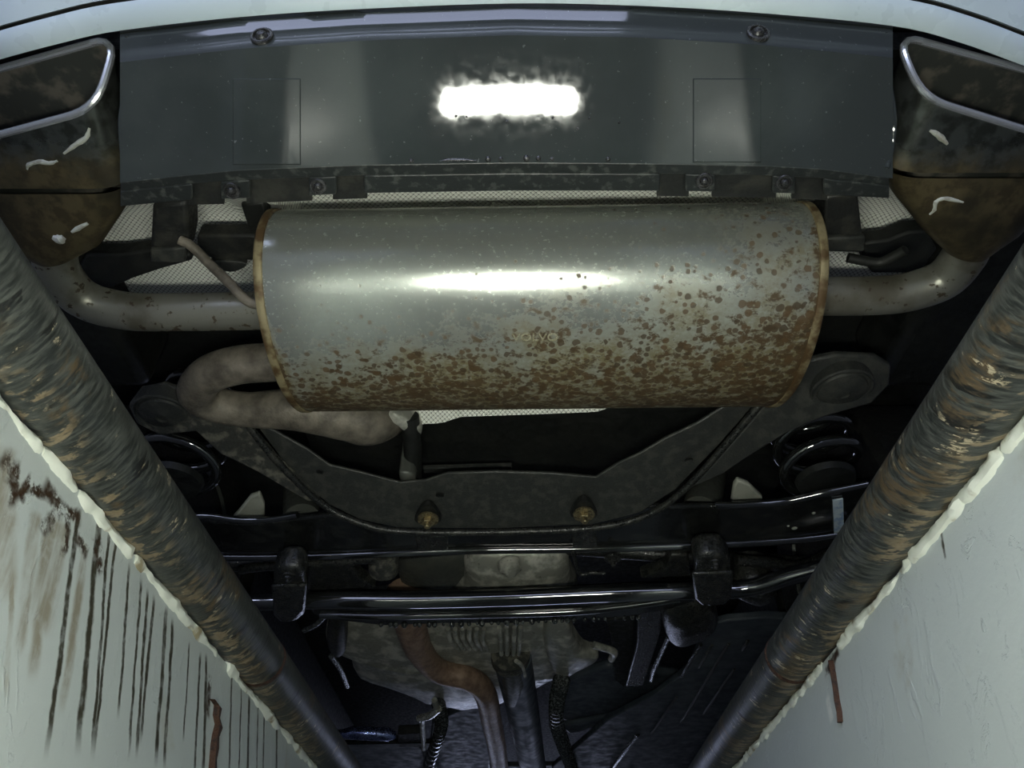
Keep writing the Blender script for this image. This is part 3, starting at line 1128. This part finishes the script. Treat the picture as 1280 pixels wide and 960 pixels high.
# --- subframe
sub = sheet('rear_subframe', [(318, 528, .76), (360, 585, .73), (410, 630, .71), (450, 650, .694), (500, 660, .69), (620, 661, .69), (740, 656, .69), (800, 641, .694), (845, 612, .71), (900, 555, .74), (948, 500, .77),
      (918, 500, .77), (870, 530, .755), (832, 548, .745), (798, 568, .73), (772, 580, .725), (745, 597, .72), (690, 592, .72), (620, 590, .72), (560, 592, .72), (532, 601, .72), (500, 604, .72), (450, 591, .72), (412, 582, .725), (384, 562, .735), (345, 540, .75)],
      .006, M_frame, car, bevel=.002, label='dusty black U-shaped rear subframe')
tube('frame_flange', crom([P(*p) for p in ((300, 518, .757), (345, 575, .727), (400, 628, .706), (445, 652, .690), (500, 664, .684), (620, 665, .684), (740, 660, .684), (806, 645, .689), (852, 615, .702), (907, 556, .735), (956, 498, .765))], 6), .0065, M_oily, sub, seg=12)
armR = sheet('subframe_arm', [(962, 503, .765), (920, 548, .74), (884, 588, .72), (866, 610, .71), (905, 593, .715), (945, 566, .725), (985, 541, .735), (1030, 522, .745), (1090, 505, .755), (1112, 482, .765), (1114, 458, .775), (1095, 446, .78), (1045, 444, .78), (1005, 452, .78), (985, 478, .77)],
      .012, M_frame, sub, bevel=.004)
armL = sheet('subframe_arm', [(300, 520, .757), (270, 505, .765), (238, 492, .775), (205, 482, .78), (175, 488, .78), (160, 508, .77), (170, 530, .76), (200, 545, .75), (245, 540, .745), (275, 568, .73), (320, 590, .72), (385, 628, .705), (400, 626, .706), (345, 573, .727)],
      .012, M_dirt, sub, bevel=.004)
for (x, y) in ((1052, 486), (205, 516)):
    c = P(x, y, .762)
    g = join(disc_geo(c, (0, 0, -1), [(.050, -.02), (.050, .003), (.047, .005), (.044, .002), (.040, .002), (.038, .006), (.01, .013), (.009, .009), (.0005, .009)], 36))
    build('body_mount', g[0], g[1], M_frame, sub)
for (x, y) in ((535, 649), (730, 643)):
    bolt('bolt', P(x, y, .684), (0, -.15, -1), .0115, M_nut, sub)
    sheet('bolt_recess', [(x - 15, y + 4), (x - 12, y - 8), (x - 4, y - 17), (x + 4, y - 17), (x + 12, y - 8), (x + 15, y + 4)], .01, M_black, sub, h=.690, bevel=0, round_=3)
for (x, y, r) in ((400, 590, .005), (550, 619, .0065), (712, 615, .0065), (861, 575, .0055)):
    h = cast(x, y, [sub])
    g = disc_geo(h[0] - Vector((0, 0, .0004)), (0, 0, -1), [(r * 1.25, -.001), (r * 1.2, .0006), (r, .0006), (r * .9, -.0002), (.0003, -.0002)], 16)
    build('drain_hole', g[0], g[1], M_black, sub)
# oily transverse beam in front of it
beam = sheet('rear_crossmember', [(200, 652), (260, 652), (310, 656), (366, 650), (420, 644), (520, 640), (620, 636), (740, 634), (815, 634), (862, 634), (905, 634), (980, 630), (1100, 606), (1100, 662), (1000, 677), (860, 685), (720, 689), (540, 692), (400, 698), (270, 699), (200, 690)],
      .012, M_gloss, car, h=.705, bevel=.004, label='oily black transverse beam')
tube('beam_edge', crom([P(x, y, .702) for x, y in ((200, 688), (270, 696), (400, 695), (540, 689), (630, 687), (720, 686), (860, 682), (1000, 674), (1100, 660))], 5), .0085, M_wetgloss, beam, seg=14)
tube('beam_edge', crom([P(x, y, .703) for x, y in ((215, 646), (260, 645), (300, 650), (340, 649), (372, 644))], 5), .006, M_wetgloss, beam, seg=12)
tube('beam_edge', crom([P(x, y, .703) for x, y in ((893, 631), (930, 631), (980, 627), (1030, 616), (1085, 605))], 5), .007, M_wetgloss, beam, seg=12)
sheet('beam_saddle', [(518, 668), (560, 668), (560, 688), (540, 694), (522, 690)], .012, M_oily, beam, h=.699, bevel=.003)
sheet('beam_saddle', [(716, 666), (745, 664), (748, 686), (730, 690), (716, 688)], .012, M_oily, beam, h=.699, bevel=.003)
sheet('sticker', [(1041, 626), (1054, 624), (1055, 664), (1043, 667)], .003, M_sticker, beam, h=.7005, bevel=0, label='pale blue and white sticker')
for x, y, r in ((993, 660, .006), (985, 657, .003), (1017, 641, .004)):
    c = P(x, y, .7055)
    g = disc_geo(c, (0, 0, -1), [(r, -.002), (r * .9, .001), (r * .4, .0025), (.0003, .003)], 9)
    build('paint_fleck', g[0], g[1], M_pale, beam)

# --- anti-roll bar with its bushings, and the beam just in front of it
bar = tube('anti_roll_bar', crom([P(x, y, .655) for x, y in ((200, 742), (290, 752), (350, 752), (420, 750), (520, 750), (640, 747), (760, 742), (850, 739), (930, 736), (990, 720), (1080, 700))], 6), .0175, M_wetgloss, car, seg=24, label='glossy black anti-roll bar')
for pts_ in ([(341, 716), (352, 710), (374, 710), (380, 718), (380, 770), (370, 778), (350, 780), (340, 770)], [(868, 700), (880, 694), (906, 694), (914, 704), (914, 748), (908, 758), (884, 760), (872, 748)]):
    bb = sheet('bushing_bracket', pts_, .05, M_oily, car, h=.630, bevel=.010)
    x, y = sum(p[0] for p in pts_) / 8, pts_[0][1] + 4
    bolt('bolt', P(x, y, .629), (0, 0, -1), .008, M_oily, bb)
    sheet('clamp_strap', [(pts_[0][0] - 3, y + 14), (pts_[4][0] + 3, y + 12), (pts_[4][0] + 1, y + 44), (pts_[4][0] - 8, y + 52), (pts_[0][0] + 10, y + 54), (pts_[0][0] + 1, y + 46)], .01, M_oily, bb, h=.624, bevel=.006)
lower = sheet('front_subframe_beam', [(384, 752), (500, 758), (640, 755), (780, 748), (866, 744), (870, 752), (840, 762), (780, 772), (700, 776), (640, 780), (560, 780), (480, 783), (420, 776), (390, 768)], .04, M_gloss, car, h=.675, bevel=.006)
tube('beam_edge', crom([P(x, y, .674) for x, y in ((400, 768), (470, 770), (540, 769), (640, 767), (720, 764), (780, 758), (850, 748))], 5), .009, M_wetgloss, lower, seg=14)
rnd = random.Random(3)
for i in range(34):                          # oil and undercoat drips along its lower edge
    x = 478 + 320 * i / 33 + rnd.uniform(-3, 3)
    y = 781 - 9 * max(0, (x - 560) / 240)
    r = rnd.uniform(.003, .0075)
    g = disc_geo(P(x, y, .674), (rnd.uniform(-.3, .3), .3, -1), [(r, -.004), (r, .001), (r * .8, r * .6), (r * .3, r * 1.0), (.0003, r * 1.05)], 10)
    build('oil_drip', g[0], g[1], M_wet, lower)
# bar link and its knuckle on the right, stub at left
tube('bar_link', crom([P(x, y, .66) for x, y in ((905, 738), (930, 739), (952, 742))], 4), .0095, M_wet, car, seg=14)
dome('link_joint', [(918, 742), (945, 732), (970, 738), (966, 750), (950, 756), (934, 752)], .665, .012, M_oily, car)
tube('wheel_arm', crom([P(x, y, .70) for x, y in ((920, 700), (960, 703), (1000, 708), (1040, 690))], 5), .012, M_oily, car, seg=12)
tube('wheel_arm', crom([P(x, y, .70) for x, y in ((300, 712), (330, 708), (420, 702), (470, 698))], 5), .010, M_oily, car, seg=12)
sheet('bracket_web', [(385, 705), (440, 706), (450, 724), (470, 735), (384, 738)], .03, M_oily, car, h=.70)
sheet('bracket_web', [(838, 694), (860, 694), (864, 720), (800, 724), (832, 712)], .03, M_oily, car, h=.70)
tube('bush_sleeve', [P(479, 688, .72), P(480, 712, .70), P(480, 717, .695)], [.032, .032, .028], M_dirt, car, seg=20)
bolt('bolt', P(766, 698, .69), (0, 0, -1), .010, M_oily, car)
tube('cable', crom([P(x, y, .69) for x, y in ((716, 690), (722, 710), (726, 718), (740, 716), (756, 717))], 4), .004, M_oily, car, seg=8)
for (x0, y0) in ((540, 585), (620, 585)):
    pass
sheet('tank_strap', [(528, 586, .80), (640, 583, .80), (640, 589, .80), (530, 592, .80)], .01, M_frame, car, bevel=.002)
tube('breather_pipe', [P(512, 520, .80), P(516, 560, .78), P(516, 600, .76)], .017, M_black, car, seg=16)
dome('hose_end', [(500, 588), (516, 590), (520, 600), (508, 602), (500, 597)], .74, .01, M_shock, car)

# --- coil springs, shock tubes, pale plates, wheels
for (cx, cy, cz, s, nm) in ((-.615, 1.10, .80, -1, 0), (.570, 1.10, .80, 1, 1)):
    pts = []
    for i in range(4 * 28 + 1):
        a = i / 28 * 2 * math.pi
        pts.append(Vector((cx + s * .0 + .068 * math.cos(a * s + 2), cy + .068 * math.sin(a * s + 2), ZC + .745 + .052 * i / 28)))
    sp = tube('coil_spring', pts, .0105, M_wetgloss, car, seg=12, label='glossy black coil spring')
    g = disc_geo((cx, cy, ZC + .722), (0, 0, 1), [(.03, 0), (.050, .0), (.053, .012), (.048, .012), (.03, .006)], 30)
    build('spring_seat', g[0], g[1], M_black, sp)
sheet('shield_edge', [(296, 642), (312, 622), (324, 618), (330, 632), (330, 648), (290, 648)], .012, M_pale, car, h=.745, label='pale grey plate edge above the transverse beam')
sheet('shield_edge', [(914, 628), (917, 608), (922, 601), (936, 606), (953, 622), (953, 630)], .012, M_pale, car, h=.745, label='pale grey plate edge above the transverse beam')
tube('shock_absorber', [P(377, 650, .73), P(376, 625, .80), P(375, 600, .92)], .036, M_shock, car, seg=20)
tube('shock_absorber', [P(876, 640, .73), P(882, 612, .80), P(888, 590, .92)], .036, M_shock, car, seg=20)
M_tyre = worn('tyre_rubber', (.012, .012, .012), (.02, .02, .018), .7, 0, 30)
for s in (-1, 1):
    c = Vector((s * .80 - .005, 1.42, Z0 + .335))
    g = disc_geo(c, (s, 0, 0), [(.20, -.105), (.31, -.11), (.327, -.095), (.335, -.06), (.335, .06), (.327, .095), (.31, .11), (.20, .105)], 48)
    wh = build('rear_tyre', g[0], g[1], M_tyre, car)
    g = disc_geo(c, (s, 0, 0), [(.10, -.06), (.19, -.075), (.205, -.112), (.20, -.104), (.20, .10)], 40)
    build('wheel_rim', g[0], g[1], M_shock, wh)
    tube('drive_shaft', [c + Vector((-s * .05, 0, -.02)), Vector((s * .12, 1.48, ZC + .80))], .018, M_oily, car, seg=14)

# --- differential, propeller shaft and the things in front
diff = dome('differential_housing', [(408, 782), (412, 808), (436, 818), (448, 842), (500, 862), (548, 878), (590, 884), (640, 872), (690, 846), (706, 838), (716, 806), (708, 772), (640, 758), (520, 754), (430, 766)], .80, .05, M_alloy, car, wob=.012, back=.06, label='grimy grey cast differential housing')
dome('cover_bulge', [(590, 690), (700, 690), (712, 720), (718, 748), (640, 756), (560, 748), (580, 720)], .775, .05, M_alloy, diff, back=.05)
dome('cover_bulge', [(500, 692), (590, 690), (600, 730), (560, 748), (512, 742)], .80, .03, M_shock, diff, back=.05)
tube('drain_plug', [P(636, 704, .735), P(638, 714, .715), P(638, 718, .712)], [.026, .024, .012], M_alloy, diff, seg=18)
dome('housing_ear', [(706, 770), (716, 792), (730, 812), (748, 818), (742, 828), (722, 838), (700, 848), (684, 820), (680, 780)], .765, .02, M_alloy, diff, back=.03)
dome('mount_rubber', [(410, 778), (424, 770), (432, 782), (432, 812), (420, 820), (410, 806)], .755, .02, M_rubber, diff)
for i in range(6):                           # cast ribs
    x = 560 + i * 9
    tube('cast_rib', crom([P(x, 786, .742), P(x + 3 - i, 800, .738), P(x + 14 - 2 * i, 812, .745)], 4), .006, M_alloy, diff, seg=8)
for x in (624, 633, 643, 651):
    tube('flange_fin', [P(x, 784, .735), P(x + .6 * (638 - x) * .2, 800, .725), P(x + (638 - x) * .2, 818, .735)], .006, M_alloy, diff, seg=8)
tube('pinion_flange', [P(638, 815, .76), P(638, 824, .755)], [.055, .055], M_dirt, diff, seg=24)
shaft = tube('propeller_shaft', [P(640, 820, .76), P(652, 880, .77), P(672, 990, .79)], .055, M_navy, car, seg=24, label='dark propeller shaft')
tube('shaft_damper', [P(640, 832, .73), P(642, 850, .73), P(640, 876, .73)], [.03, .034, .02], M_shock, car, seg=16)
tube('breather_hook', crom([P(x, y, .72) for x, y in ((645, 826), (652, 832), (656, 845))], 4), .006, M_alloy, car, seg=8)

# floor panels and shields further forward
tray = sheet('floor_tray', [(884, 782), (910, 776), (960, 772), (1030, 776), (1060, 790), (1000, 1000), (700, 1040), (690, 960), (760, 900), (820, 868), (862, 836)], .02, M_navy, car, h=.745, label='blue-grey ribbed plastic floor tray')
for a in (((911, 804), (852, 902)), ((918, 836), (880, 892)), ((890, 806), (874, 834)), ((846, 871), (815, 916)), ((797, 918), (764, 962)), ((935, 800), (928, 812)), ((790, 960), (770, 1000))):
    r = .0085 if a[0] == (797, 918) else .0045
    tube('tray_rib', crom([P(*a[0], .744), P((a[0][0] + a[1][0]) / 2, (a[0][1] + a[1][1]) / 2, .741), P(*a[1], .744)], 5), r, M_wet if r > .005 else M_frame, tray, seg=8)
sheet('tank_shield', [(700, 856), (720, 846), (760, 834), (800, 838), (850, 846), (840, 866), (770, 894), (716, 908), (698, 896)], .03, M_navy, car, h=.80, bevel=.01)
sheet('tank_shield', [(700, 908), (770, 895), (860, 884), (900, 900), (760, 905), (712, 918)], .02, M_navy, car, h=.775, bevel=.008)
sheet('mounting_strap', [(798, 752), (828, 758), (826, 790), (816, 822), (804, 858), (782, 858), (796, 806)], .015, M_oily, car, h=.75)
sheet('mounting_strap', [(758, 776), (794, 768), (790, 830), (780, 860), (768, 850), (764, 800)], .015, M_black, car, h=.79)
dome('trailing_arm_bush', [(828, 766), (846, 752), (880, 752), (898, 772), (886, 792), (858, 804), (836, 798)], .72, .03, M_oily, car, wob=.006)
tube('brake_line', crom([P(*p) for p in ((836, 796, .72), (826, 818, .72), (818, 836, .72), (814, 850, .72))], 5), .0065, M_wet, car, seg=10)
tube('brake_line', crom([P(*p) for p in ((876, 806, .73), (864, 824, .73), (852, 846, .73))], 5), .005, M_oily, car, seg=10)
tube('fuel_hose', crom([P(*p) for p in ((742, 806, .75), (762, 812, .745), (768, 816, .745), (764, 824, .75))], 5), .010, M_alloy, car, seg=10)
# corrugated, wet hose on the right of the shaft
pts = crom([P(*p) for p in ((702, 850, .74), (696, 878, .74), (696, 905, .74), (704, 930, .74), (716, 965, .74), (722, 1000, .74))], 24)
tube('corrugated_hose', pts, [.020 + .007 * math.sin(i * 1.55) for i in range(len(pts))], M_wet, car, seg=14, label='wet corrugated hose')
# left side: fuel filter, lines and brackets
sheet('floor_panel', [(300, 930), (430, 918), (520, 928), (545, 960), (560, 1010), (300, 1010)], .02, M_navy, car, h=.76)
sheet('floor_panel', [(540, 905), (612, 870), (612, 1010), (530, 1010)], .03, M_navy, car, h=.80)
tube('fuel_filter', [P(425, 917, .73), P(440, 916, .73), P(486, 918, .73), P(494, 919, .73)], [.012, .022, .022, .012], worn('blue_chrome_can', (.35, .42, .75), (.12, .15, .3), .18, .9, 60), car, seg=18)
tube('brake_line', [P(430, 928, .72), P(545, 926, .72)], .008, M_gloss, car, seg=10)
sheet('line_clamp', [(497, 918), (530, 916), (532, 934), (498, 934)], .03, M_black, car, h=.715)
tube('brake_line', crom([P(*p) for p in ((530, 936, .72), (528, 905, .715), (530, 897, .71), (545, 888, .71), (543, 875, .72))], 5), .009, M_alloy, car, seg=10)
tube('brake_line', crom([P(*p) for p in ((524, 898, .712), (538, 894, .708), (548, 886, .71))], 5), .012, worn('bright_union', (.7, .7, .62), (.5, .5, .42), .25, .7, 80), car, seg=10)
pts = crom([P(*p) for p in ((548, 880, .74), (552, 905, .73), (545, 930, .73), (535, 960, .73), (528, 1000, .73))], 20)
tube('corrugated_hose', pts, [.018 + .006 * math.sin(i * 1.55) for i in range(len(pts))], M_wet, car, seg=12)
tube('brake_line', crom([P(*p) for p in ((414, 820, .70), (426, 838, .70), (434, 858, .70))], 5), .007, M_wet, car, seg=10)
tube('brake_line', crom([P(*p) for p in ((380, 788, .68), (396, 780, .68), (408, 768, .68))], 5), .006, M_wet, car, seg=10)

sheet('floor_panel', [(420, 960), (860, 955), (900, 1000), (860, 1060), (420, 1060)], .02, M_navy, car, h=.86)
# floor pan, sills and bumper structure that close the underside
V, Fc = join(box_geo((-.92, .36, ZC + 1.0), (.92, 4.3, ZC + 1.05)), box_geo((-.62, 1.30, ZC + .93), (.62, 2.2, ZC + 1.0)))
build('floor_pan', V, Fc, M_black, car, smooth=False)
V, Fc = join(box_geo((-.42, 1.02, ZC + .86), (.42, 1.5, ZC + 1.0)))
build('fuel_tank', V, Fc, M_black, car, bevel=.03)
for s in (-1, 1):
    x0, x1 = sorted((s * .72, s * .92))
    V, Fc = box_geo((x0, 1.85, ZC + .70), (x1, 4.4, ZC + 1.0))
    build('side_sill', V, Fc, M_black, car, bevel=.02)
    x0, x1 = sorted((s * .66, s * .92))
    V, Fc = box_geo((x0, .62, ZC + .86), (x1, 1.0, ZC + 1.0))
    build('wheel_arch_liner', V, Fc, M_black, car, bevel=.02)
